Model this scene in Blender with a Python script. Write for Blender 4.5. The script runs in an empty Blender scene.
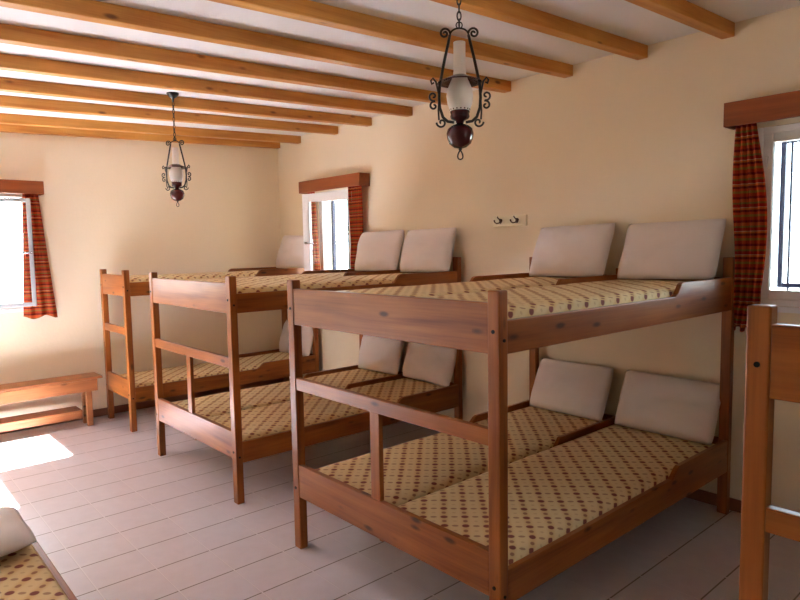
import bpy, bmesh, math, random
from mathutils import Vector, Matrix, noise
PI = math.pi
sc = bpy.context.scene
C = sc.collection
random.seed(4)

# ------------------------------------------------------------------ camera
cam_d = bpy.data.cameras.new('camera'); cam = bpy.data.objects.new('camera', cam_d); C.objects.link(cam); sc.camera = cam
cam_d.sensor_width = 36.0; cam_d.lens = 630.936 / 800 * 36.0; cam_d.clip_start = 0.02; cam_d.clip_end = 300
a, p, r = [math.radians(v) for v in (48.5305, 4.7974, -0.9628)]
fw = Vector((-math.sin(a)*math.cos(p), math.cos(a)*math.cos(p), -math.sin(p)))
rt = Vector((math.cos(a), math.sin(a), 0)); up = rt.cross(fw)
R_ = rt*math.cos(r) + up*math.sin(r); U_ = -rt*math.sin(r) + up*math.cos(r)
cam.matrix_world = Matrix(((R_.x, U_.x, -fw.x, 6.1545), (R_.y, U_.y, -fw.y, -3.683), (R_.z, U_.z, -fw.z, 1.5139), (0, 0, 0, 1)))

# ------------------------------------------------------------------ world, sun, exposure
w = bpy.data.worlds.new('sky'); sc.world = w; w.use_nodes = True
nt = w.node_tree; nt.nodes.clear()
sky = nt.nodes.new('ShaderNodeTexSky'); sky.sky_type = 'HOSEK_WILKIE'; sky.turbidity = 3.0; sky.ground_albedo = 0.6
SUN_EL, SUN_AZ = math.radians(40), math.radians(2)
sky.sun_direction = Vector((math.sin(SUN_AZ)*math.cos(SUN_EL), -math.cos(SUN_EL), math.sin(SUN_EL)))
mixw = nt.nodes.new('ShaderNodeMix'); mixw.data_type = 'RGBA'; mixw.inputs[0].default_value = 0.72
mixw.inputs[7].default_value = (0.80, 0.93, 1.0, 1)
bg = nt.nodes.new('ShaderNodeBackground'); bg.inputs[1].default_value = 52.0
wo = nt.nodes.new('ShaderNodeOutputWorld')
nt.links.new(sky.outputs[0], mixw.inputs[6]); nt.links.new(mixw.outputs[2], bg.inputs[0]); nt.links.new(bg.outputs[0], wo.inputs[0])
sd = bpy.data.lights.new('sun', 'SUN'); sd.energy = 600; sd.angle = math.radians(0.6); sd.color = (0.93, 0.98, 1.0)
so = bpy.data.objects.new('sun', sd); C.objects.link(so)
so.rotation_euler = Vector((math.sin(SUN_AZ)*math.cos(SUN_EL), -math.cos(SUN_EL), math.sin(SUN_EL))).to_track_quat('Z', 'Y').to_euler()
so.location = (2, -9, 7)
def portal(loc, rot, sx, sy):
    d = bpy.data.lights.new('sky_portal', 'AREA'); d.shape = 'RECTANGLE'; d.size = sx; d.size_y = sy; d.cycles.is_portal = True
    o = bpy.data.objects.new('sky_portal', d); C.objects.link(o); o.location = loc; o.rotation_euler = rot
vs = sc.view_settings; sc.display_settings.display_device = 'sRGB'
vs.view_transform = 'Standard'; vs.look = 'None'; vs.exposure = -1.9; vs.gamma = 1.0; vs.use_curve_mapping = False
sc.cycles.use_denoising = True; sc.cycles.max_bounces = 14; sc.cycles.diffuse_bounces = 9; sc.cycles.transparent_max_bounces = 12
sc.cycles.sample_clamp_indirect = 0.0; sc.cycles.caustics_reflective = False; sc.cycles.caustics_refractive = False

# ------------------------------------------------------------------ materials
def lin(h):
    v = [int(h[i:i+2], 16)/255 for i in (0, 2, 4)]
    return tuple(c/12.92 if c <= 0.04045 else ((c+0.055)/1.055)**2.4 for c in v) + (1,)
def mat(name):
    m = bpy.data.materials.new(name); m.use_nodes = True
    n = m.node_tree.nodes; return m, n, m.node_tree.links, n['Principled BSDF']
def nd(n, t, **k):
    x = n.new(t)
    for a_, b_ in k.items(): setattr(x, a_, b_)
    return x
def plain(name, col, rough=0.5, metal=0.0, bump=0.0, bs=60, var=0.0):
    m, n, l, b = mat(name)
    b.inputs['Base Color'].default_value = lin(col); b.inputs['Roughness'].default_value = rough; b.inputs['Metallic'].default_value = metal
    tc = nd(n, 'ShaderNodeTexCoord'); nz = nd(n, 'ShaderNodeTexNoise'); nz.inputs['Scale'].default_value = bs; nz.inputs['Detail'].default_value = 5
    l.new(tc.outputs['Object'], nz.inputs['Vector'])
    if bump:
        bp = nd(n, 'ShaderNodeBump'); bp.inputs['Strength'].default_value = bump; bp.inputs['Distance'].default_value = 0.004
        l.new(nz.outputs[0], bp.inputs['Height']); l.new(bp.outputs[0], b.inputs['Normal'])
    if var:
        n2 = nd(n, 'ShaderNodeTexNoise'); n2.inputs['Scale'].default_value = 1.7; n2.inputs['Detail'].default_value = 4
        l.new(tc.outputs['Object'], n2.inputs['Vector'])
        mx = nd(n, 'ShaderNodeMix', data_type='RGBA'); c = lin(col)
        mx.inputs[6].default_value = tuple(v*(1-var) for v in c[:3]) + (1,); mx.inputs[7].default_value = tuple(min(1, v*(1+var*.6)) for v in c[:3]) + (1,)
        l.new(n2.outputs[0], mx.inputs[0]); l.new(mx.outputs[2], b.inputs['Base Color'])
    return m
def wood(name, axis, light, dark, knot, rough=0.42, knots=True):
    m, n, l, b = mat(name)
    tc = nd(n, 'ShaderNodeTexCoord'); oi = nd(n, 'ShaderNodeObjectInfo')
    off = nd(n, 'ShaderNodeVectorMath', operation='SCALE'); off.inputs[0].default_value = (37, 53, 71)
    l.new(oi.outputs['Random'], off.inputs['Scale'])
    ad = nd(n, 'ShaderNodeVectorMath', operation='ADD'); l.new(tc.outputs['Object'], ad.inputs[0]); l.new(off.outputs[0], ad.inputs[1])
    def scaled(al, ac):
        s = [ac, ac, ac]; s[axis] = al
        mp = nd(n, 'ShaderNodeMapping'); mp.inputs['Scale'].default_value = s; l.new(ad.outputs[0], mp.inputs['Vector']); return mp
    n1 = nd(n, 'ShaderNodeTexNoise'); n1.inputs['Scale'].default_value = 1; n1.inputs['Detail'].default_value = 3; n1.inputs['Distortion'].default_value = 0.6
    l.new(scaled(1.1, 16).outputs[0], n1.inputs['Vector'])
    n2 = nd(n, 'ShaderNodeTexNoise'); n2.inputs['Scale'].default_value = 1; n2.inputs['Detail'].default_value = 4
    l.new(scaled(4, 150).outputs[0], n2.inputs['Vector'])
    n3 = nd(n, 'ShaderNodeTexNoise'); n3.inputs['Scale'].default_value = 1; l.new(scaled(2.2, 4).outputs[0], n3.inputs['Vector'])
    s1 = nd(n, 'ShaderNodeMath', operation='MULTIPLY_ADD'); l.new(n2.outputs[0], s1.inputs[0]); s1.inputs[1].default_value = 0.35
    l.new(n1.outputs[0], s1.inputs[2])
    s2 = nd(n, 'ShaderNodeMath', operation='MULTIPLY_ADD'); l.new(n3.outputs[0], s2.inputs[0]); s2.inputs[1].default_value = 0.5; l.new(s1.outputs[0], s2.inputs[2])
    rp = nd(n, 'ShaderNodeMapRange'); rp.inputs[1].default_value = 0.65; rp.inputs[2].default_value = 1.2; l.new(s2.outputs[0], rp.inputs[0])
    mx = nd(n, 'ShaderNodeMix', data_type='RGBA'); mx.inputs[6].default_value = lin(dark); mx.inputs[7].default_value = lin(light)
    l.new(rp.outputs[0], mx.inputs[0]); out = mx.outputs[2]
    if knots:
        vo = nd(n, 'ShaderNodeTexVoronoi'); vo.inputs['Scale'].default_value = 1; l.new(scaled(6, 17).outputs[0], vo.inputs['Vector'])
        kr = nd(n, 'ShaderNodeMapRange', interpolation_type='SMOOTHSTEP'); kr.inputs[1].default_value = 0.26; kr.inputs[2].default_value = 0.08
        kr.inputs[3].default_value = 0; kr.inputs[4].default_value = 1; l.new(vo.outputs['Distance'], kr.inputs[0])
        sp = nd(n, 'ShaderNodeSeparateColor'); l.new(vo.outputs['Color'], sp.inputs[0])
        gt = nd(n, 'ShaderNodeMath', operation='GREATER_THAN'); l.new(sp.outputs[0], gt.inputs[0]); gt.inputs[1].default_value = 0.68
        mu = nd(n, 'ShaderNodeMath', operation='MULTIPLY'); l.new(kr.outputs[0], mu.inputs[0]); l.new(gt.outputs[0], mu.inputs[1])
        m8 = nd(n, 'ShaderNodeMath', operation='MULTIPLY'); l.new(mu.outputs[0], m8.inputs[0]); m8.inputs[1].default_value = 0.8
        mk = nd(n, 'ShaderNodeMix', data_type='RGBA'); l.new(m8.outputs[0], mk.inputs[0]); l.new(out, mk.inputs[6]); mk.inputs[7].default_value = lin(knot)
        out = mk.outputs[2]
    l.new(out, b.inputs['Base Color']); b.inputs['Roughness'].default_value = rough; b.inputs['IOR'].default_value = 1.42
    bp = nd(n, 'ShaderNodeBump'); bp.inputs['Strength'].default_value = 0.12; bp.inputs['Distance'].default_value = 0.002
    l.new(n2.outputs[0], bp.inputs['Height']); l.new(bp.outputs[0], b.inputs['Normal'])
    return m
BW = [wood('pine_bunk_%s' % 'xyz'[i], i, 'A8642A', '703610', '32160A', 0.34) for i in range(3)]
BEAM = wood('pine_beam', 1, 'D89C4C', 'B06C2A', '5A2810', 0.5)
PEL = [wood('pelmet_wood_%s' % 'xy'[i], i, '9E5428', '7C3E1A', '6A3414', 0.5, False) for i in range(2)]
BENCHW = wood('bench_wood', 1, 'A4683E', '7E4828', '4A2614', 0.4)

def wall_mat():
    return plain('cream_plaster', 'E9DBC0', 0.85, 0, 0.25, 45, 0.05)
WALL = wall_mat()
CEIL = plain('white_plaster', 'E8E8E8', 0.9, 0, 0.2, 30, 0.02)
SKIRT = plain('brown_skirting_tile', '7E4E38', 0.35, 0, 0.05, 30, 0.1)
WHITE = plain('white_painted_frame', 'E6E4E4', 0.35, 0, 0.04, 40)
BLUE = plain('dark_blue_metal', '1E2440', 0.4, 0.3, 0.03, 60)
IRON = plain('wrought_iron', '3A3A38', 0.33, 0.75, 0.25, 90)
OXB = plain('oxblood_enamel', '4A1516', 0.14, 0, 0.02, 10)
CHROME = plain('steel', 'B8B8BC', 0.25, 0.9, 0.02, 30)
BRASS = plain('hook_bronze', '5A3A22', 0.35, 0.8, 0.05, 60)
DARKB = plain('dark_bolt', '1A1410', 0.5, 0.6, 0.1, 60)
CREAM = plain('cream_plastic', 'EADFC0', 0.4, 0, 0.03, 30)
PILL = plain('cotton_pillowcase', 'DCD3CF', 0.9, 0, 0.35, 25, 0.03)
PAVE = plain('pale_paving', 'C9C4BB', 0.9, 0, 0.3, 8, 0.1)

def floor_mat():
    m, n, l, b = mat('beige_floor_tile')
    tc = nd(n, 'ShaderNodeTexCoord'); sx = nd(n, 'ShaderNodeSeparateXYZ'); l.new(tc.outputs['Object'], sx.inputs[0])
    S = 0.267
    def line(o, off):
        ad = nd(n, 'ShaderNodeMath', operation='SUBTRACT'); l.new(o, ad.inputs[0]); ad.inputs[1].default_value = off
        dv = nd(n, 'ShaderNodeMath', operation='DIVIDE'); l.new(ad.outputs[0], dv.inputs[0]); dv.inputs[1].default_value = S
        fr = nd(n, 'ShaderNodeMath', operation='PINGPONG'); l.new(dv.outputs[0], fr.inputs[0]); fr.inputs[1].default_value = 0.5
        mr = nd(n, 'ShaderNodeMapRange', interpolation_type='SMOOTHSTEP'); mr.inputs[1].default_value = 0.008; mr.inputs[2].default_value = 0.018
        mr.inputs[3].default_value = 1; mr.inputs[4].default_value = 0; l.new(fr.outputs[0], mr.inputs[0])
        fl = nd(n, 'ShaderNodeMath', operation='FLOOR'); l.new(dv.outputs[0], fl.inputs[0]); return mr.outputs[0], fl.outputs[0]
    gx, ix = line(sx.outputs[0], 2.93); gy, iy = line(sx.outputs[1], -2.65)
    g = nd(n, 'ShaderNodeMath', operation='MAXIMUM'); l.new(gx, g.inputs[0]); l.new(gy, g.inputs[1])
    cb = nd(n, 'ShaderNodeCombineXYZ'); l.new(ix, cb.inputs[0]); l.new(iy, cb.inputs[1])
    wn = nd(n, 'ShaderNodeTexWhiteNoise'); l.new(cb.outputs[0], wn.inputs['Vector'])
    nz = nd(n, 'ShaderNodeTexNoise'); nz.inputs['Scale'].default_value = 14; nz.inputs['Detail'].default_value = 6; l.new(tc.outputs['Object'], nz.inputs['Vector'])
    sm = nd(n, 'ShaderNodeMath', operation='MULTIPLY_ADD'); l.new(wn.outputs[0], sm.inputs[0]); sm.inputs[1].default_value = 0.25; l.new(nz.outputs[0], sm.inputs[2])
    mx = nd(n, 'ShaderNodeMix', data_type='RGBA'); mx.inputs[6].default_value = lin('C6BEC6'); mx.inputs[7].default_value = lin('D6D0D8'); l.new(sm.outputs[0], mx.inputs[0])
    mg = nd(n, 'ShaderNodeMix', data_type='RGBA'); l.new(g.outputs[0], mg.inputs[0]); l.new(mx.outputs[2], mg.inputs[6]); mg.inputs[7].default_value = lin('70605C')
    mg2 = nd(n, 'ShaderNodeMix', data_type='RGBA'); l.new(gy, mg2.inputs[0]); l.new(mg.outputs[2], mg2.inputs[6]); mg2.inputs[7].default_value = lin('DAD4DA')
    l.new(mg2.outputs[2], b.inputs['Base Color'])
    rr = nd(n, 'ShaderNodeMapRange'); rr.inputs[3].default_value = 0.28; rr.inputs[4].default_value = 0.29; b.inputs['IOR'].default_value = 1.6; l.new(nz.outputs[0], rr.inputs[0]); l.new(rr.outputs[0], b.inputs['Roughness'])
    bp = nd(n, 'ShaderNodeBump'); bp.inputs['Strength'].default_value = 0.2; bp.inputs['Distance'].default_value = 0.002; bp.invert = True
    l.new(g.outputs[0], bp.inputs['Height']); l.new(bp.outputs[0], b.inputs['Normal'])
    return m
FLOOR = floor_mat()

def mattress_mat():
    m, n, l, b = mat('patterned_ticking')
    tc = nd(n, 'ShaderNodeTexCoord'); s = nd(n, 'ShaderNodeSeparateXYZ'); l.new(tc.outputs['Object'], s.inputs[0])
    def M(op, a_, b_=None, c_=None):
        x = nd(n, 'ShaderNodeMath', operation=op)
        for i, v in enumerate((a_, b_, c_)):
            if v is None: continue
            if isinstance(v, (int, float)): x.inputs[i].default_value = v
            else: l.new(v, x.inputs[i])
        return x.outputs[0]
    u0 = M('SUBTRACT', s.outputs[0], s.outputs[2]); v0 = s.outputs[1]
    P_ = 0.120
    u = M('DIVIDE', M('ADD', u0, v0), P_); v = M('DIVIDE', M('SUBTRACT', u0, v0), P_)
    def dot(du, dv, ru, rv):
        uu = M('SUBTRACT', M('FRACT', M('ADD', u, du)), 0.5); vv = M('SUBTRACT', M('FRACT', M('ADD', v, dv)), 0.5)
        return M('SQRT', M('ADD', M('POWER', M('DIVIDE', M('ABSOLUTE', uu), ru), 2.0), M('POWER', M('DIVIDE', M('ABSOLUTE', vv), rv), 2.0)))
    def inside(d, e0, e1):
        mr = nd(n, 'ShaderNodeMapRange', interpolation_type='SMOOTHSTEP'); l.new(d, mr.inputs[0]); mr.inputs[1].default_value = e0; mr.inputs[2].default_value = e1
        mr.inputs[3].default_value = 1; mr.inputs[4].default_value = 0; return mr.outputs[0]
    big = inside(dot(0, 0, 0.19, 0.17), 0.75, 1.1)
    ring = M('MAXIMUM', M('MULTIPLY', inside(dot(0.5, 0, 0.17, 0.10), 0.7, 1.15), 0.8), M('MULTIPLY', inside(dot(0, 0.5, 0.12, 0.14), 0.7, 1.15), 0.9))
    ring = M('MAXIMUM', ring, M('MULTIPLY', inside(dot(0.5, 0.5, 0.11, 0.07), 0.6, 1.2), 0.3))
    d1 = M('ABSOLUTE', M('SUBTRACT', M('FRACT', u), 0.5))
    tre = inside(d1, 0.02, 0.3)
    nz = nd(n, 'ShaderNodeTexNoise'); nz.inputs['Scale'].default_value = 7; l.new(tc.outputs['Object'], nz.inputs['Vector'])
    mb = nd(n, 'ShaderNodeMix', data_type='RGBA'); mb.inputs[6].default_value = lin('E0C898'); mb.inputs[7].default_value = lin('E0C898'); l.new(nz.outputs[0], mb.inputs[0])
    m1 = nd(n, 'ShaderNodeMix', data_type='RGBA'); l.new(M('MULTIPLY', tre, 0.5), m1.inputs[0]); l.new(mb.outputs[2], m1.inputs[6]); m1.inputs[7].default_value = lin('CDA060')
    m2 = nd(n, 'ShaderNodeMix', data_type='RGBA'); l.new(M('MAXIMUM', M('MULTIPLY', big, 0.92), M('MULTIPLY', ring, 0.75)), m2.inputs[0]); l.new(m1.outputs[2], m2.inputs[6]); m2.inputs[7].default_value = lin('7A2C2C')
    l.new(m2.outputs[2], b.inputs['Base Color']); b.inputs['Roughness'].default_value = 0.85
    return m
TICK = mattress_mat()

def plaid_mat():
    m, n, l, b = mat('plaid_cotton')
    uv = nd(n, 'ShaderNodeUVMap'); s = nd(n, 'ShaderNodeSeparateXYZ'); l.new(uv.outputs[0], s.inputs[0])
    def ramp(o, per, stops):
        dv = nd(n, 'ShaderNodeMath', operation='DIVIDE'); l.new(o, dv.inputs[0]); dv.inputs[1].default_value = per
        fr = nd(n, 'ShaderNodeMath', operation='FRACT'); l.new(dv.outputs[0], fr.inputs[0])
        cr = nd(n, 'ShaderNodeValToRGB'); cr.color_ramp.interpolation = 'CONSTANT'; e = cr.color_ramp.elements
        e[0].position = 0; e[0].color = lin(stops[0][1]); e[1].position = stops[1][0]; e[1].color = lin(stops[1][1])
        for p_, c_ in stops[2:]:
            q = e.new(p_); q.color = lin(c_)
        l.new(fr.outputs[0], cr.inputs[0]); return cr.outputs[0]
    h = ramp(s.outputs[1], 0.125, [(0, 'C84A24'), (.14, 'A8863A'), (.24, 'D65A2A'), (.34, '70201C'), (.44, 'E07E36'), (.52, 'E8CFA0'), (.545, 'B8331E'), (.68, '8A8040'), (.76, 'DA6A34'), (.9, '7A1E20')])
    v = ramp(s.outputs[0], 0.11, [(0, 'B8331E'), (.25, '8E7030'), (.35, 'C4501F'), (.6, '6A1A20'), (.7, 'D0702C'), (.9, 'A02A1C')])
    mx = nd(n, 'ShaderNodeMix', data_type='RGBA'); mx.inputs[0].default_value = 0.22; l.new(h, mx.inputs[6]); l.new(v, mx.inputs[7])
    l.new(mx.outputs[2], b.inputs['Base Color']); b.inputs['Roughness'].default_value = 0.85
    tr = nd(n, 'ShaderNodeBsdfTranslucent'); l.new(mx.outputs[2], tr.inputs[0])
    ms = nd(n, 'ShaderNodeMixShader'); ms.inputs[0].default_value = 0.5; l.new(b.outputs[0], ms.inputs[1]); l.new(tr.outputs[0], ms.inputs[2])
    l.new(ms.outputs[0], n['Material Output'].inputs[0])
    return m
PLAID = plaid_mat()
def glass_mat():
    m, n, l, b = mat('window_glass')
    t = nd(n, 'ShaderNodeBsdfTransparent'); t.inputs[0].default_value = (0.95, 0.97, 0.98, 1)
    g = nd(n, 'ShaderNodeBsdfGlossy'); g.inputs['Roughness'].default_value = 0.02
    fz = nd(n, 'ShaderNodeFresnel'); fz.inputs[0].default_value = 1.45
    ms = nd(n, 'ShaderNodeMixShader'); l.new(fz.outputs[0], ms.inputs[0]); l.new(t.outputs[0], ms.inputs[1]); l.new(g.outputs[0], ms.inputs[2])
    l.new(ms.outputs[0], n['Material Output'].inputs[0]); return m
GLASS = glass_mat()
def frosted():
    m, n, l, b = mat('frosted_glass')
    b.inputs['Base Color'].default_value = lin('F0ECE6'); b.inputs['Roughness'].default_value = 0.35
    tr = nd(n, 'ShaderNodeBsdfTranslucent'); tr.inputs[0].default_value = (0.9, 0.88, 0.85, 1)
    ms = nd(n, 'ShaderNodeMixShader'); ms.inputs[0].default_value = 0.45; l.new(b.outputs[0], ms.inputs[1]); l.new(tr.outputs[0], ms.inputs[2])
    l.new(ms.outputs[0], n['Material Output'].inputs[0]); return m
FROST = frosted()

# ------------------------------------------------------------------ mesh helpers
def box(bm, x0, x1, y0, y1, z0, z1):
    v = [bm.verts.new((x, y, z)) for z in (z0, z1) for y in (y0, y1) for x in (x0, x1)]
    for f in ((0, 2, 3, 1), (4, 5, 7, 6), (0, 1, 5, 4), (2, 6, 7, 3), (0, 4, 6, 2), (1, 3, 7, 5)): bm.faces.new([v[i] for i in f])
def prism(bm, pts, axis, a0, a1):
    """polygon pts in the two remaining axes, extruded along axis"""
    def P3(q, t):
        if axis == 0: return (t, q[0], q[1])
        if axis == 1: return (q[0], t, q[1])
        return (q[0], q[1], t)
    A = [bm.verts.new(P3(q, a0)) for q in pts]; B = [bm.verts.new(P3(q, a1)) for q in pts]
    bm.faces.new(A); bm.faces.new(B[::-1])
    for i in range(len(pts)):
        j = (i+1) % len(pts); bm.faces.new((A[i], B[i], B[j], A[j]))
def lathe(bm, prof, seg=24, c=(0, 0, 0), cap=True):
    rings = []
    for (rad, z) in prof:
        rings.append([bm.verts.new((c[0]+rad*math.cos(2*PI*k/seg), c[1]+rad*math.sin(2*PI*k/seg), c[2]+z)) for k in range(seg)])
    for A, B in zip(rings, rings[1:]):
        for k in range(seg):
            bm.faces.new((A[k], A[(k+1) % seg], B[(k+1) % seg], B[k]))
    if cap: bm.faces.new(rings[0][::-1]); bm.faces.new(rings[-1])
def tube(bm, pts, rad, seg=8, closed=False, flat=None):
    pts = [Vector(q) for q in pts]; n = len(pts); rings = []; up_ = None
    for i, q in enumerate(pts):
        t = (pts[(i+1) % n]-pts[i-1]) if closed else (pts[min(i+1, n-1)]-pts[max(i-1, 0)])
        t.normalize()
        if up_ is None:
            up_ = Vector((0, 0, 1)) if abs(t.z) < .9 else Vector((0, 1, 0))
            if flat: up_ = Vector(flat)
        s = t.cross(up_); s.normalize(); up_ = s.cross(t); up_.normalize()
        rings.append([bm.verts.new(q + s*math.cos(2*PI*k/seg)*rad + up_*math.sin(2*PI*k/seg)*rad) for k in range(seg)])
    m = n if closed else n-1
    for i in range(m):
        A, B = rings[i], rings[(i+1) % n]
        for k in range(seg): bm.faces.new((A[k], A[(k+1) % seg], B[(k+1) % seg], B[k]))
    if not closed: bm.faces.new(rings[0][::-1]); bm.faces.new(rings[-1])
def obj(name, bm, m, parent=None, bevel=0.0, smooth=False, seg=2):
    bmesh.ops.recalc_face_normals(bm, faces=bm.faces)
    me = bpy.data.meshes.new(name); bm.to_mesh(me); bm.free(); me.materials.append(m)
    o = bpy.data.objects.new(name, me); C.objects.link(o)
    if parent: o.parent = parent
    if bevel:
        md = o.modifiers.new('bevel', 'BEVEL'); md.width = bevel; md.segments = seg; md.limit_method = 'ANGLE'
    if smooth:
        for f in me.polygons: f.use_smooth = True
    return o
def bx(name, m, parent, *a, bevel=0.003):
    bm = bmesh.new(); box(bm, *a); return obj(name, bm, m, parent, bevel)
def tag(o, label=None, cat=None, group=None, kind=None):
    if label: o['label'] = label
    if cat: o['category'] = cat
    if group: o['group'] = group
    if kind: o['kind'] = kind
    return o
def thing(name, label, cat, loc=(0, 0, 0), rz=0, group=None):
    o = bpy.data.objects.new(name, None); C.objects.link(o); o.location = loc; o.rotation_euler = (0, 0, rz); o.empty_display_size = .1
    return tag(o, label, cat, group)

# ------------------------------------------------------------------ room shell
XR, YL, H = 8.0, -4.75, 2.685
T = 0.22
def struct(name, bm, m, bevel=0):
    return tag(obj(name, bm, m, None, bevel), kind='structure')
def wall_rects(lo, hi, holes):
    """rectangles (a0,a1,z0,z1) filling lo..hi x 0..H except the holes"""
    out = []; cur = lo
    for (a0, a1, z0, z1) in sorted(holes):
        if a0 > cur: out.append((cur, a0, 0, H))
        if z0 > 0: out.append((a0, a1, 0, z0))
        if z1 < H: out.append((a0, a1, z1, H))
        cur = a1
    out.append((cur, hi, 0, H)); return out
bm = bmesh.new(); box(bm, -T, XR+T, YL-T, T, -0.15, 0); struct('floor', bm, FLOOR)
SLOPE = .0375   # the ceiling falls gently away from the right wall
def shear(bm):
    for v in bm.verts: v.co.z += SLOPE*v.co.y
    return bm
bm = bmesh.new(); box(bm, -T, XR+T, YL-T, T, H, H+.25); shear(bm); struct('ceiling', bm, CEIL)
W1 = (4.86, 5.80, 1.17, 2.11); W2 = (0.75, 1.46, 1.05, 2.08); W3 = (-3.36, -2.46, 1.05, 2.02)
bm = bmesh.new()
for q in wall_rects(-T, XR+T, [W1, W2]): box(bm, q[0], q[1], 0, T, q[2], q[3])
struct('wall_right', bm, WALL)
bm = bmesh.new()
for q in wall_rects(YL-T, 0, [W3]): box(bm, -T, 0, q[0], q[1], q[2], q[3])
struct('wall_back', bm, WALL)
DOOR = (0.22, 1.20, 0.0, 2.08); WL = (1.30, 2.02, 1.12, 1.66)
bm = bmesh.new()
for q in wall_rects(0, XR+T, [DOOR, WL]): box(bm, q[0], q[1], YL-T, YL, q[2], q[3])
struct('wall_left', bm, WALL)
bm = bmesh.new()
W6 = (-2.35, -1.75, 1.3, 2.0)
for q in wall_rects(YL, 0, [W6]): box(bm, XR, XR+T, q[0], q[1], q[2], q[3])
struct('wall_front', bm, WALL)
bm = bmesh.new(); box(bm, -30, 30, -34, 30, -0.4, -0.16); struct('ground', bm, PAVE)
bm = bmesh.new(); box(bm, -8, 16, -11.4, -11, -.16, 4.7); struct('added_sky_blocker', bm, plain('dark_blocker', '7A7468', 0.9, 0, 0.4, 6, 0.15))  # unseen dark slab, added to cut the sky light through the left door
bm = bmesh.new(); box(bm, -8, 16, -11, YL-T-.02, -.16, -.05); struct('added_dark_ground', bm, plain('low_bounce_ground', '5E5A4A', 0.95, 0, 0.4, 6, 0.2))  # dark ground added outside the left wall to weaken the sun's bounce
for nm, a_ in (('baseboard_right', (0, XR, -.012, 0, 0, .07)), ('baseboard_back', (0, .012, YL, -.012, 0, .07)), ('baseboard_left', (2.4, XR, YL, YL+.012, 0, .07))):
    bm = bmesh.new(); box(bm, *a_); struct(nm, bm, SKIRT, .003)
portal((W1[0]/2+W1[1]/2, T, 1.64), (-PI/2, 0, 0), .94, .94)
portal((W2[0]/2+W2[1]/2, T, 1.565), (-PI/2, 0, 0), .71, 1.03)
portal((XR+T, W6[0]/2+W6[1]/2, W6[2]/2+W6[3]/2), (0, PI/2, 0), W6[3]-W6[2], W6[1]-W6[0])
portal((-T, W3[0]/2+W3[1]/2, 1.535), (0, -PI/2, 0), .97, .9)
for q in (DOOR, WL): portal((q[0]/2+q[1]/2, YL-T, q[2]/2+q[3]/2), (PI/2, 0, 0), q[1]-q[0], q[3]-q[2])

# ------------------------------------------------------------------ windows (built in a local frame: u along the wall, v out of the room, z up)
def window_frame(name, u0, u1, z0, z1, to, bars, screen=None, fixed=True, fwid=.035):
    """to(u,v,z)->world ; frame around the opening, outer dark blue screen frame with bars, pane"""
    root = bpy.data.objects.new(name, None); C.objects.link(root); tag(root, kind='structure')
    def ubox(bm, a0, a1, v0, v1, b0, b1):
        P0 = to(a0, v0, b0); P1 = to(a1, v1, b1)
        box(bm, min(P0[0], P1[0]), max(P0[0], P1[0]), min(P0[1], P1[1]), max(P0[1], P1[1]), b0, b1)
    def ring(bm, a0, a1, v0, v1, b0, b1, w_):
        ubox(bm, a0, a0+w_, v0, v1, b0, b1); ubox(bm, a1-w_, a1, v0, v1, b0, b1)
        ubox(bm, a0+w_, a1-w_, v0, v1, b0, b0+w_); ubox(bm, a0+w_, a1-w_, v0, v1, b1-w_, b1)
    bm = bmesh.new(); ring(bm, u0, u1, 0.01, 0.07, z0, z1, fwid); obj('window_frame', bm, WHITE, root, .003)
    bm = bmesh.new(); ubox(bm, u0-.0, u1+.0, -.03, .0, z0-.03, z0+.0); obj('window_sill', bm, WHITE, root, .004)
    if screen:
        bm = bmesh.new(); ring(bm, screen[0], screen[1], 0.10, 0.13, screen[2], screen[3], screen[4]); obj('outer_screen_frame', bm, BLUE, root, .002)
    for (b, bw) in bars:
        bm = bmesh.new(); ubox(bm, b, b+bw, 0.105, 0.125, z0+.05, z1-.05); obj('screen_bar', bm, BLUE, root, .001)
    if fixed:
        bm = bmesh.new(); ring(bm, u0+.03, u1-.03, 0.015, 0.055, z0+.03, z1-.03, .052); s_ = obj('sash', bm, WHITE, root, .004)
        bm = bmesh.new(); ubox(bm, u0+.078, u1-.078, 0.032, 0.037, z0+.078, z1-.078); obj('pane', bm, GLASS, s_)
        for hz in (z0+.14, z1-.22):
            bm = bmesh.new(); ubox(bm, u0+.05, u0+.062, 0.0, 0.014, hz, hz+.07); obj('hinge', bm, WHITE, s_, .003)
    return root
def open_sash(root, name, hinge, width, z0, z1, ang, flip, w_=.078, fm=None):
    """casement leaf swung into the room: local x from hinge to free edge"""
    e = bpy.data.objects.new(name, None); C.objects.link(e); e.parent = root; e.location = hinge; e.rotation_euler = (0, 0, ang)
    bm = bmesh.new()
    box(bm, 0, w_, -.02, .02, z0, z1); box(bm, width-w_, width, -.02, .02, z0, z1); box(bm, w_, width-w_, -.02, .02, z0, z0+w_); box(bm, w_, width-w_, -.02, .02, z1-w_, z1)
    obj('sash_frame', bm, fm or WHITE, e, .004)
    bm = bmesh.new(); box(bm, w_-.005, width-w_+.005, -.003, .003, z0+w_-.005, z1-w_+.005); obj('pane', bm, GLASS, e)
    zc = (z0+z1)/2; bm = bmesh.new(); s = flip
    lathe(bm, [(.011, 0), (.011, .02)], 12, (0, 0, 0))
    for v in bm.verts: v.co = Vector((width-w_/2+v.co.x, s*(.02+v.co.z), zc+v.co.y))
    tube(bm, [(width-w_/2, s*.035, zc), (width-w_/2, s*.045, zc-.002), (width-w_/2-.02, s*.05, zc-.003), (width-w_/2-.1, s*.05, zc-.006)], .007)
    obj('handle', bm, CHROME, e, 0, True)
    return e
toR = lambda u, v, z: (u, v, z)
toB = lambda u, v, z: (-v, u, z)
window_frame('window_1', *W1, toR, [(4.998, .01), (5.33, .02), (5.66, .012)], (4.952, 5.71, 1.262, 2.05, .024))
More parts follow.
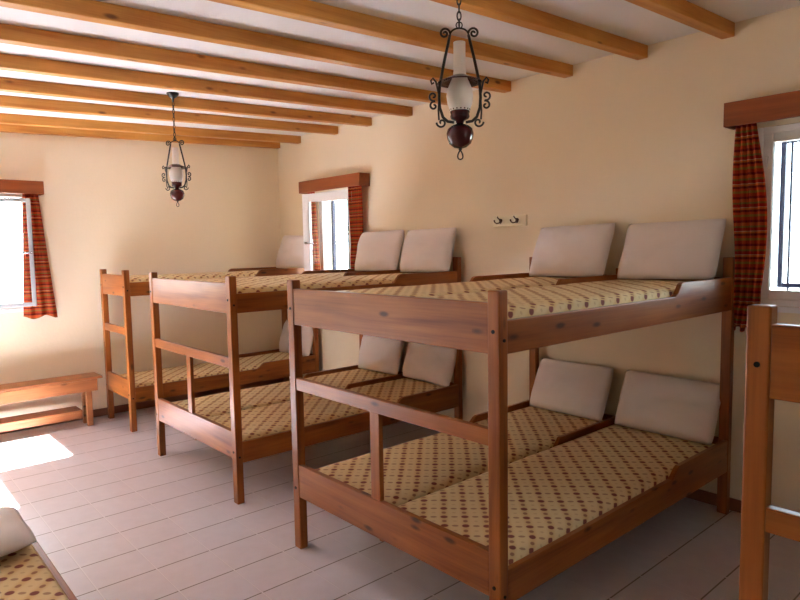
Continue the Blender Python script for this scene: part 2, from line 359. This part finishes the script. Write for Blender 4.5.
w2 = window_frame('window_2', *W2, toR, [], (.83, 1.14, 1.1, 2.03, .036), fixed=False, fwid=.06)
open_sash(w2, 'sash', (1.41, -.02, 0), .605, 1.09, 2.045, PI+math.radians(21), 1)
w3 = window_frame('window_3', *W3, toB, [], None, fixed=False)
open_sash(w3, 'sash', (.02, -3.30, 0), .845, 1.075, 1.965, PI/2-math.radians(13), -1, .032, plain('grey_aluminium', 'A8ACAE', .4, .3, .02, 30))
window_frame('added_light_window', *W6, (lambda u, v, z: (XR+v, u, z)), [])  # out of view, added to brighten the faces turned towards this wall
# unseen door and window, added in the left wall to bring in the sun
def left_frame(name, q, leaf):
    root = bpy.data.objects.new(name, None); C.objects.link(root); tag(root, kind='structure')
    x0, x1, z0, z1 = q; bm = bmesh.new(); y0, y1 = YL-.12, YL-.05; f = .05
    box(bm, x0, x0+f, y0, y1, z0, z1); box(bm, x1-f, x1, y0, y1, z0, z1); box(bm, x0+f, x1-f, y0, y1, z1-f, z1)
    if z0 > 0: box(bm, x0+f, x1-f, y0, y1, z0, z0+f)
    obj('frame', bm, WHITE, root, .004)
    if not leaf:
        bm = bmesh.new(); box(bm, x0+f, x1-f, YL-.09, YL-.085, z0+f, z1-f); obj('pane', bm, GLASS, root)
left_frame('unseen_sun_door', DOOR, True); left_frame('unseen_sun_window', WL, False)

# ------------------------------------------------------------------ ceiling beams
bx_ = [.059, .473, 1.131, 1.646, 2.189, 2.709, 3.23, 3.741, 4.254, 4.742, 5.26, 5.78, 6.3, 6.82, 7.34]
bl = ['pine ceiling beam tight against the far wall', 'pine ceiling beam second from the far wall', 'pine ceiling beam third from the far wall',
      'pine ceiling beam above the open window at the far end of the right wall', 'pine ceiling beam just nearer than the far oil lamp canopy', 'pine ceiling beam ending behind the near lamp, right wall end hidden by it',
      'pine ceiling beam passing behind the near lamp, ending left of the hook rack', 'pine ceiling beam ending high over the wall hook rack', 'knotty pine ceiling beam second nearest of those reaching the right wall',
      'nearest pine ceiling beam reaching the right wall, at the top right']
for i, x in enumerate(bx_[:12]):
    bm = bmesh.new(); box(bm, x-.068 if i else 0.0, x, YL, 0, 2.612, H); shear(bm)
    o = obj('ceiling_beam', bm, BEAM, None, .004)
    tag(o, bl[i] if i < 10 else ('pine ceiling beam overhead of the camera, %s' % ('nearer the far wall' if i == 10 else 'farther from the far wall')), 'beam', 'pine beams across the ceiling')

# ------------------------------------------------------------------ bunks
def bunk(label, x0, x1, yF, double=True, group='wooden bunk beds'):
    W = x1-x0; L_ = 2.0 + (yF*0); yH = -.047; L = yH-yF
    root = thing('bunk_bed', label, 'bunk bed', (x0+W/2, yF+L/2, 0), 0, group)
    X0, X1, Y0, Y1 = -W/2, W/2, -L/2, L/2
    w_, d = .054, .046
    for (a_, b_, h) in ((X0, Y0, 1.362), (X1-w_, Y0, 1.362), (X0, Y1-d, 1.43), (X1-w_, Y1-d, 1.43)):
        o = bx('post', BW[2], root, a_, a_+w_, b_, b_+d, 0, h, bevel=.005)
        # bolt heads showing on the foot posts
        if b_ == Y0:
            for z in (1.222, .315):
                bm = bmesh.new(); lathe(bm, [(.007, -.002), (.007, .003)], 10)
                for v in bm.verts: v.co = Vector((a_+w_*.5+v.co.x, b_-v.co.z, z+v.co.y))
                obj('bolt', bm, DARKB, o)
                bm = bmesh.new(); sg = 1 if a_ > 0 else -1; fx = (a_+w_) if sg > 0 else a_
                lathe(bm, [(.006, -.002), (.006, .004)], 10)
                for v in bm.verts: v.co = Vector((fx+sg*v.co.z, b_+d*.5+v.co.x, z-.03+v.co.y))
                obj('bolt', bm, DARKB, o)
    a0, a1 = X0+w_, X1-w_
    bx('foot_board', BW[0], root, a0, a1, Y0+.003, Y0+.030, 1.143, 1.320)
    bx('foot_board', BW[0], root, a0, a1, Y0+.003, Y0+.030, .272, .438)
    bx('foot_rail', BW[0], root, a0, a1, Y0+.003, Y0+.030, .818, .879)
    if double: bx('foot_strut', BW[2], root, -.045, .015, Y0+.006, Y0+.030, .438, .818)
    bx('head_board', BW[0], root, a0, a1, Y1-.030, Y1-.004, 1.143, 1.318)
    bx('head_board', BW[0], root, a0, a1, Y1-.030, Y1-.004, .272, .42)
    def side(xa, xb, zb, zt, zr):
        n0 = Y1-.705; n1 = Y1-.625
        bm = bmesh.new(); prism(bm, [(Y0+d, zb), (Y1-d, zb), (Y1-d, zr), (n1, zr), (n1-.02, zr-.008), (n0+.02, zt+.01), (n0, zt), (Y0+d, zt)], 0, xa, xb)
        return obj('side_board', bm, BW[1], root, .003)
    for (zb, zt, zr) in ((1.143, 1.2585, 1.322), (.245, .372, .422)):
        side(X1-.027, X1-.002, zb, zt, zr); side(X0+.002, X0+.027, zb, zt, zr)
        if double:
            n0 = Y1-.72; n1 = Y1-.64
            bm = bmesh.new(); prism(bm, [(Y0+.03, zb), (Y1-.03, zb), (Y1-.03, zr), (n1, zr), (n0, zt-.03), (Y0+.03, zt-.03)], 0, -.026, -.004); obj('center_board', bm, BW[1], root, .003)
        bm = bmesh.new(); k = 0
        y = Y0+.08
        while y < Y1-.1:
            if double: box(bm, X0+.027, -.026, y, y+.07, zb+.03, zb+.046); box(bm, -.004, X1-.027, y, y+.07, zb+.03, zb+.046)
            else: box(bm, X0+.027, X1-.027, y, y+.07, zb+.03, zb+.046)
            y += .14
        obj('slat_base', bm, BW[0], root)
    if double: bx('post', BW[2], root, -.04, .012, Y1-.004, Y1+.036, 1.143, 1.36, bevel=.004)
    return root
def mattress(label, x0, x1, y0, y1, zb, zt, group='patterned mattresses'):
    bm = bmesh.new(); nx, ny = 14, 40; W, L, Hh = x1-x0, y1-y0, zt-zb
    cx, cy = (x0+x1)/2, (y0+y1)/2
    def sq(t): return t
    vg = {}
    rd = .018
    for s in (0, 1):
        for i in range(nx+1):
            for j in range(ny+1):
                u, v = i/nx*2-1, j/ny*2-1
                edge = min((1-abs(u))*W/2, (1-abs(v))*L/2)
                drop = 0 if edge > rd else rd-math.sqrt(max(0, rd*rd-(rd-edge)**2))
                puff = .004*noise.noise(Vector((u*2.3+x0*3, v*4+zt, s*5))) + .003*math.cos(u*PI/2)
                z = (Hh-drop*.8+puff) if s else (drop*.8)
                vg[s, i, j] = bm.verts.new((u*W/2, v*L/2, z))
    for i in range(nx):
        for j in range(ny):
            bm.faces.new((vg[1, i, j], vg[1, i+1, j], vg[1, i+1, j+1], vg[1, i, j+1])); bm.faces.new((vg[0, i, j], vg[0, i, j+1], vg[0, i+1, j+1], vg[0, i+1, j]))
    per = [(i, 0) for i in range(nx)]+[(nx, j) for j in range(ny)]+[(i, ny) for i in range(nx, 0, -1)]+[(0, j) for j in range(ny, 0, -1)]
    for k in range(len(per)):
        A, B = per[k], per[(k+1) % len(per)]
        bm.faces.new((vg[0, A[0], A[1]], vg[0, B[0], B[1]], vg[1, B[0], B[1]], vg[1, A[0], A[1]]))
    o = obj('mattress', bm, TICK, None, 0, True); o.location = (cx, cy, zb); tag(o, label, 'mattress', group); return o
def pillow(label, cx, yb, zb, w_=.55, h=.36, t=.11, lean=68, yaw=0, roll=0, seed=0, group='white pillows on the bunks'):
    """stands on its long edge: local x width, z up the face, y thickness; origin at bottom centre"""
    N, M_ = 26, 20; bm = bmesh.new(); vg = {}
    for s in (-1, 1):
        for i in range(N+1):
            for j in range(M_+1):
                u, v = i/N*2-1, j/M_*2-1
                if s == 1 and (abs(u) == 1 or abs(v) == 1): vg[1, i, j] = vg[-1, i, j]; continue
                th = t/2*(max(0, 1-abs(u)**3.2)**.55)*(max(0, 1-abs(v)**3.0)**.55)
                cr_ = 1-.03*abs(u*v)**5; pin = (1-.012*(1-v*v)*abs(u)**6)*cr_; piv = (1-.02*(1-u*u)*abs(v)**6)*cr_
                wr = .010*noise.noise(Vector((u*2.2+seed*7, v*2.2, s*3+seed)))*(1-max(abs(u), abs(v))**4)
                wr += .006*noise.noise(Vector((u*7+seed, v*3, s*3)))*(1-max(abs(u), abs(v))**4)
                sag = .012*(1-v)*(u*u-.3)
                vg[s, i, j] = bm.verts.new((u*w_/2*pin, s*(th+wr*1.2)+.008*noise.noise(Vector((u*1.5, v*1.5, seed*3))), (v*piv+1)*h/2))
    for i in range(N):
        for j in range(M_):
            bm.faces.new((vg[-1, i, j], vg[-1, i+1, j], vg[-1, i+1, j+1], vg[-1, i, j+1])); bm.faces.new((vg[1, i, j], vg[1, i, j+1], vg[1, i+1, j+1], vg[1, i+1, j]))
    o = obj('pillow', bm, PILL, None, 0, True); o.location = (cx, yb, zb)
    o.rotation_euler = (-math.radians(90-lean), math.radians(roll), math.radians(yaw)); tag(o, label, 'pillow', group)
    return o
B1 = (3.456, 4.80, -2.043); B2 = (1.504, 2.775, -2.010); B3 = (.12, .765, -1.946); B4 = (5.579, 6.92, -2.071)
names = {1: 'the nearest full double-width bunk', 2: 'the middle double-width bunk', 3: 'the narrow bunk in the far corner', 4: 'the cropped bunk at the right edge'}
bunk('large double-width pine bunk bed in the centre foreground, nearest one fully shown', *B1)
bunk('double-width pine bunk bed in the middle, sunlit foot board, between the other two', *B2)
bunk('narrow single-width pine bunk bed in the far corner by the bench', *B3, double=False)
bunk('dark pine bunk bed cropped at the right edge beneath the checked curtain', *B4)
k = 0
for bi, (x0, x1, yF) in ((1, B1), (2, B2), (3, B3), (4, B4)):
    mid = (x0+x1)/2
    spans = [('left', x0+.03, mid-.028), ('right', mid-.002, x1-.03)] if bi != 3 else [('only', x0+.03, x1-.03)]
    for lev, zb, zt in (('upper', 1.192, 1.295), ('lower', .294, .397)):
        for side_, a0, a1 in spans:
            sd_ = '' if bi == 3 else (' %s-hand' % side_)
            mattress('red-dotted cream mattress, %s%s berth of %s' % (lev, sd_, names[bi]), a0, a1, yF+.032, -.082, zb, zt)
            k += 1
            cxp = (a0+a1)/2
            if bi == 1: lean, yb, hh = 66, -.205, .365
            elif bi == 2: lean, yb, hh = 74, -.165, .37
            else: lean, yb, hh = 72, -.17, .37
            yw = random.uniform(-2.5, 2.5); rl = random.uniform(-1.5, 1.5)
            if bi == 4: continue
            pillow('white pillow, %s%s berth of %s' % (lev, sd_, names[bi]), cxp+.02, yb, zt+.010, .58, hh if lev == 'upper' else hh-.01, .135, lean, yw, rl, k)

# low single bed at the bottom left
def single_bed():
    root = thing('single_bed', 'low single bed frame at the bottom left corner of the photo', 'bed', (4.05, -3.52, 0))
    L, W = 1.96, .70; X0, X1, Y0, Y1 = -L/2, L/2, -W/2, W/2
    for x in (X0, X1-.05):
        for y in (Y0, Y1-.05): bx('leg', BW[2], root, x, x+.05, y, y+.05, 0, .37)
    for y in (Y0, Y1-.026): bx('side_board', BW[0], root, X0+.05, X1-.05, y, y+.024, .24, .375)
    for x in (X0+.005, X1-.03): bx('end_board', BW[1], root, x, x+.025, Y0+.05, Y1-.05, .24, .375)
    bm = bmesh.new(); x = X0+.08
    while x < X1-.1: box(bm, x, x+.07, Y0+.026, Y1-.026, .27, .286); x += .14
    obj('slat_base', bm, BW[1], root)
single_bed()
mattress('red-dotted ochre mattress on the low bed at the bottom left corner', 3.10, 5.0, -3.84, -3.20, .288, .40)
o = pillow('white pillow lying flat at the bottom left corner bed', 3.36, -3.56, .40, .60, .44, .11, 90, 0, 0, 31, 'white pillows on the bunks')
o.rotation_euler = (-PI/2, 0, PI/2); o.location = (3.18+.42, -3.505, .462)

# ------------------------------------------------------------------ pelmets, curtains
def pelmet(label, axis, u0, u1, z0, z1, dep):
    root = thing('curtain_pelmet', label, 'pelmet', (0, 0, 0), 0, 'wooden pelmets over the windows')
    def B(a0, a1, d0, d1, c0, c1):
        if axis == 0: return (a0, a1, -d1, -d0, c0, c1)
        return (d0, d1, a0, a1, c0, c1)
    m = PEL[axis]
    bx('front_board', m, root, *B(u0, u1, dep-.02, dep, z0, z1))
    bx('end_board', m, root, *B(u0, u0+.02, 0, dep-.02, z0, z1)); bx('end_board', m, root, *B(u1-.02, u1, 0, dep-.02, z0, z1))
    bx('top_board', m, root, *B(u0+.02, u1-.02, 0, dep-.02, z1-.02, z1))
    bm = bmesh.new(); a, b_ = B(u0+.02, 0, dep*.45, 0, 0, 0)[0:1], 0
    P0 = (u0+.02, -dep*.5, z1-.05) if axis == 0 else (dep*.5, u0+.02, z1-.05); P1 = (u1-.02, -dep*.5, z1-.05) if axis == 0 else (dep*.5, u1-.02, z1-.05)
    tube(bm, [P0, P1], .008); obj('curtain_rod', bm, CHROME, root, 0, True)
    return root
pelmet('brown wooden pelmet above the closed window on the right', 0, 4.745, 5.90, 2.118, 2.243, .13)
pelmet('brown wooden pelmet above the half-open window behind the middle bunk', 0, .60, 1.60, 2.075, 2.192, .13)
pelmet('brown wooden pelmet above the far-wall window at the left edge', 1, -3.50, -2.352, 2.008, 2.117, .13)
def curtain(label, axis, prof, z0, z1, dep, folds, amp=.018, seed=0):
    """prof(t) -> (u_left, u_right) with t 0 at the bottom, 1 at the top"""
    NU, NZ = 72, 40; bm = bmesh.new(); uvl = bm.loops.layers.uv.new('UVMap'); vg = {}; uvs = {}
    for j in range(NZ+1):
        t = j/NZ; ul, ur = prof(t); z = z0+(z1-z0)*t
        for i in range(NU+1):
            s = i/NU; u = ul+(ur-ul)*s
            d = dep+amp*math.sin(2*PI*folds*s+seed+.5*math.sin(3*t+seed))*(.6+.4*math.sin(2*t+1))+.006*noise.noise(Vector((s*5, t*4, seed)))
            zz = z-(.014*math.sin(2*PI*folds*s*.5+seed) if j == 0 else 0)
            v = bm.verts.new((u, -d, zz) if axis == 0 else (d, u, zz)); vg[i, j] = v; uvs[v] = (s*.55, z)
    for i in range(NU):
        for j in range(NZ):
            f = bm.faces.new((vg[i, j], vg[i+1, j], vg[i+1, j+1], vg[i, j+1]))
            for lp in f.loops: lp[uvl].uv = uvs[lp.vert]
    o = obj('curtain', bm, PLAID, None, 0, True); md = o.modifiers.new('thick', 'SOLIDIFY'); md.thickness = .002
    tag(o, label, 'curtain', 'plaid curtains'); return o
def P1f(t):
    return (4.79+.012*math.sin(t*6), 4.885+.07*math.sin(min(1, (1-t)*1.25)*PI*.75)) if t > .1 else (4.79, 4.885+.04*t/.1)
curtain('red and orange plaid curtain hanging left of the closed window on the right', 0, P1f, 1.04, 2.13, .058, 4, .016, 1)
curtain('red plaid curtain hanging right of the open window behind the middle bunk', 0, lambda t: (1.36+.06*(1-t)-.10*max(0, .5-t)*1.2, 1.565), 1.02, 2.09, .062, 4, .018, 2.2)
curtain('orange plaid curtain seen through the open sash behind the middle bunk', 0, lambda t: (.655, .77+.10*(1-t)), 1.02, 2.09, .06, 3, .016, 4)
curtain('sunlit orange plaid curtain behind the open sash at the left edge', 1, lambda t: (-2.50-.05*(1-t), -2.385+.095*(1-t)), .965, 2.02, .062, 3, .018, 5)

# ------------------------------------------------------------------ hook rack
root = thing('hook_rack', 'small cream hook rack with two double hooks on the right wall', 'hook rack', (3.22, 0, 1.69))
bm = bmesh.new(); box(bm, -.155, .155, -.018, 0, -.04, .04); obj('backplate', bm, CREAM, root, .006, seg=3)
for hx in (-.075, .075):
    bm = bmesh.new(); lathe(bm, [(.014, 0), (.014, .004)], 14)
    for v in bm.verts: v.co = Vector((hx+v.co.x, -.018-v.co.z, .005+v.co.y))
    tube(bm, [(hx, -.02, .012), (hx, -.035, .014), (hx, -.05, .020), (hx, -.058, .032)], .0045)
    for s in (-1, 1):
        tube(bm, [(hx, -.02, .0), (hx+s*.006, -.032, -.012), (hx+s*.018, -.045, -.016), (hx+s*.03, -.05, -.008), (hx+s*.034, -.052, .002)], .0042)
        bmesh.ops.create_uvsphere(bm, u_segments=10, v_segments=8, radius=.0065, matrix=Matrix.Translation((hx+s*.034, -.052, .004)))
    obj('hook', bm, BRASS, root, 0, True)

# ------------------------------------------------------------------ bench along the far wall
root = thing('bench', 'long low wooden bench along the far wall under the window', 'bench', (0, 0, 0))
bx('seat_board', BENCHW, root, .09, .335, -4.5, -2.03, .415, .435)
bx('apron', BENCHW, root, .318, .338, -4.4, -2.075, .315, .4145)
bx('apron', BENCHW, root, .095, .113, -4.4, -2.10, .335, .4145)
bx('lower_board', BENCHW, root, .10, .30, -4.3, -2.20, .135, .155)
bx('stretcher', BENCHW, root, .262, .282, -4.3, -2.20, .08, .134)
for y in (-2.16, -3.3, -4.35):
    for x in (.255, .13): bx('leg', BENCHW, root, x, x+.045, y, y+.045, 0, .414)

# ------------------------------------------------------------------ oil-lamp pendants
def spiral(c, r0, turns, a0, sgn, ux, n=22, r1=.15):
    """scroll in the frame plane (ux = horizontal unit vector), centre c (u,z)"""
    P_ = []
    for i in range(n+1):
        t = i/n; rr = r0*(1-t*(1-r1)); an = a0+sgn*turns*2*PI*t
        P_.append(Vector((ux.x*(c[0]+rr*math.cos(an)), ux.y*(c[0]+rr*math.cos(an)), c[1]+rr*math.sin(an))))
    return P_
def oil_lamp(label, x, y, rz):
    root = thing('pendant_lamp', label, 'lamp', (x, y, 1.8245), rz, 'oil-lamp style pendants'); root.scale = (.924,)*3
    cz = (H+SLOPE*y-1.8245)/.924+1.85-2.6845
    Z = lambda z: z-1.85
    bm = bmesh.new(); lathe(bm, [(.045, Z(2.684)+cz), (.045, Z(2.676)+cz), (.028, Z(2.655)+cz), (.010, Z(2.645)+cz), (.006, Z(2.64))], 24); obj('canopy', bm, IRON, root, 0, True)
    bm = bmesh.new(); z = 2.642; kk = 0
    while z > 2.385:
        hl, hw = .0175, .0075; pts = []
        for i in range(14):
            an = 2*PI*i/14; px, pz = hw*math.cos(an), hl*math.sin(an)
            pts.append((px, 0, Z(z)-hl+pz) if kk % 2 == 0 else (0, px, Z(z)-hl+pz))
        tube(bm, pts, .0028, 6, True, flat=((0, 1, 0) if kk % 2 == 0 else (1, 0, 0))); z -= .0285; kk += 1
    obj('chain', bm, IRON, root, 0, True)
    ux = Vector((1, 0, 0))
    bm = bmesh.new()
    pts = [(.012*math.cos(2*PI*i/14), 0, Z(2.362)+.012*math.sin(2*PI*i/14)) for i in range(14)]; tube(bm, pts, .0025, 6, True, flat=(0, 1, 0))
    # arch carrying the ring
    arch = [(s_*.036*math.cos(q), 0, Z(2.325)+.026*math.sin(q)) for s_ in (1,) for q in [PI*i/10 for i in range(11)]]
    tube(bm, arch, .0035, 8, flat=(0, 1, 0))
    for s in (-1, 1):
        v = ux*s
        strap = [(.036, 2.325), (.044, 2.29), (.056, 2.24), (.069, 2.18), (.078, 2.135), (.081, 2.09), (.078, 2.05), (.066, 2.015), (.048, 1.999), (.022, 1.995)]
        tube(bm, [(s*a_, 0, Z(b_)) for a_, b_ in strap], .0058, 8, flat=(0, 1, 0))
        tube(bm, spiral((.056, Z(2.332)), .021, 1.5, PI, -1, v), .0045, 6, flat=(0, 1, 0))
        tube(bm, [(s*a_, 0, Z(b_)) for a_, b_ in ((.082, 2.105), (.092, 2.15), (.104, 2.165), (.112, 2.155), (.108, 2.142), (.100, 2.148))], .004, 6, flat=(0, 1, 0))
        tube(bm, spiral((.103, Z(2.096)), .019, 1.1, -PI*.6, 1, v), .004, 6, flat=(0, 1, 0))
        tube(bm, spiral((.101, Z(2.059)), .018, 1.1, PI*.6, -1, v), .004, 6, flat=(0, 1, 0))
        tube(bm, [(s*.082, 0, Z(2.08)), (s*.084, 0, Z(2.04)), (s*.082, 0, Z(2.005))], .0035, 6, flat=(0, 1, 0))
        tube(bm, spiral((.072, Z(1.995)), .020, 1.15, 0, -1, v), .004, 6, flat=(0, 1, 0))
    # small cross arms front and back joining the font
    obj('frame', bm, IRON, root, 0, True)
    bm = bmesh.new(); lathe(bm, [(.021, Z(2.298)), (.0235, Z(2.298)), (.0235, Z(2.19)), (.026, Z(2.17)), (.036, Z(2.148)), (.048, Z(2.12)), (.052, Z(2.095)), (.048, Z(2.065)), (.038, Z(2.04)), (.032, Z(2.028)), (.030, Z(2.030)), (.036, Z(2.045)), (.046, Z(2.07)), (.049, Z(2.095)), (.045, Z(2.12)), (.034, Z(2.145)), (.023, Z(2.17)), (.021, Z(2.19)), (.021, Z(2.298))], 32, cap=False)
    obj('glass_chimney', bm, FROST, root, 0, True)
    bm = bmesh.new(); lathe(bm, [(.030, Z(2.172)), (.055, Z(2.160)), (.085, Z(2.148)), (.087, Z(2.145)), (.085, Z(2.144)), (.055, Z(2.156)), (.030, Z(2.168)), (.030, Z(2.172))], 36, cap=False)
    obj('shade', bm, OXB, root, 0, True)
    bm = bmesh.new(); lathe(bm, [(.012, Z(1.985)), (.018, Z(2.0)), (.034, Z(2.008)), (.038, Z(2.016)), (.036, Z(2.026)), (.039, Z(2.034)), (.036, Z(2.040)), (.030, Z(2.032))], 28); 
    for q in range(16):
        an = 2*PI*q/16; bmesh.ops.create_uvsphere(bm, u_segments=6, v_segments=5, radius=.0032, matrix=Matrix.Translation((.038*math.cos(an), .038*math.sin(an), Z(2.043))))
    obj('burner_gallery', bm, OXB, root, 0, True)
    bm = bmesh.new(); lathe(bm, [(.004, Z(1.893)), (.024, Z(1.898)), (.042, Z(1.912)), (.051, Z(1.934)), (.053, Z(1.952)), (.048, Z(1.970)), (.034, Z(1.981)), (.016, Z(1.988)), (.012, Z(1.992))], 32)
    obj('oil_font', bm, OXB, root, 0, True)
    bm = bmesh.new(); lathe(bm, [(.003, Z(1.885)), (.007, Z(1.890)), (.006, Z(1.897))], 12)
    tube(bm, [(.0095*math.cos(2*PI*i/16)*(1-.4*math.sin(2*PI*i/16)), 0, Z(1.869)+.017*math.sin(2*PI*i/16)) for i in range(16)], .0028, 6, True, flat=(0, 1, 0))
    obj('finial', bm, IRON, root, 0, True)
oil_lamp('near black iron and oxblood oil-lamp pendant hanging in front of the right wall', 4.566, -1.976, math.radians(48.5))
oil_lamp('far black iron oil-lamp pendant hanging toward the far wall', 1.724, -1.86, math.radians(40))
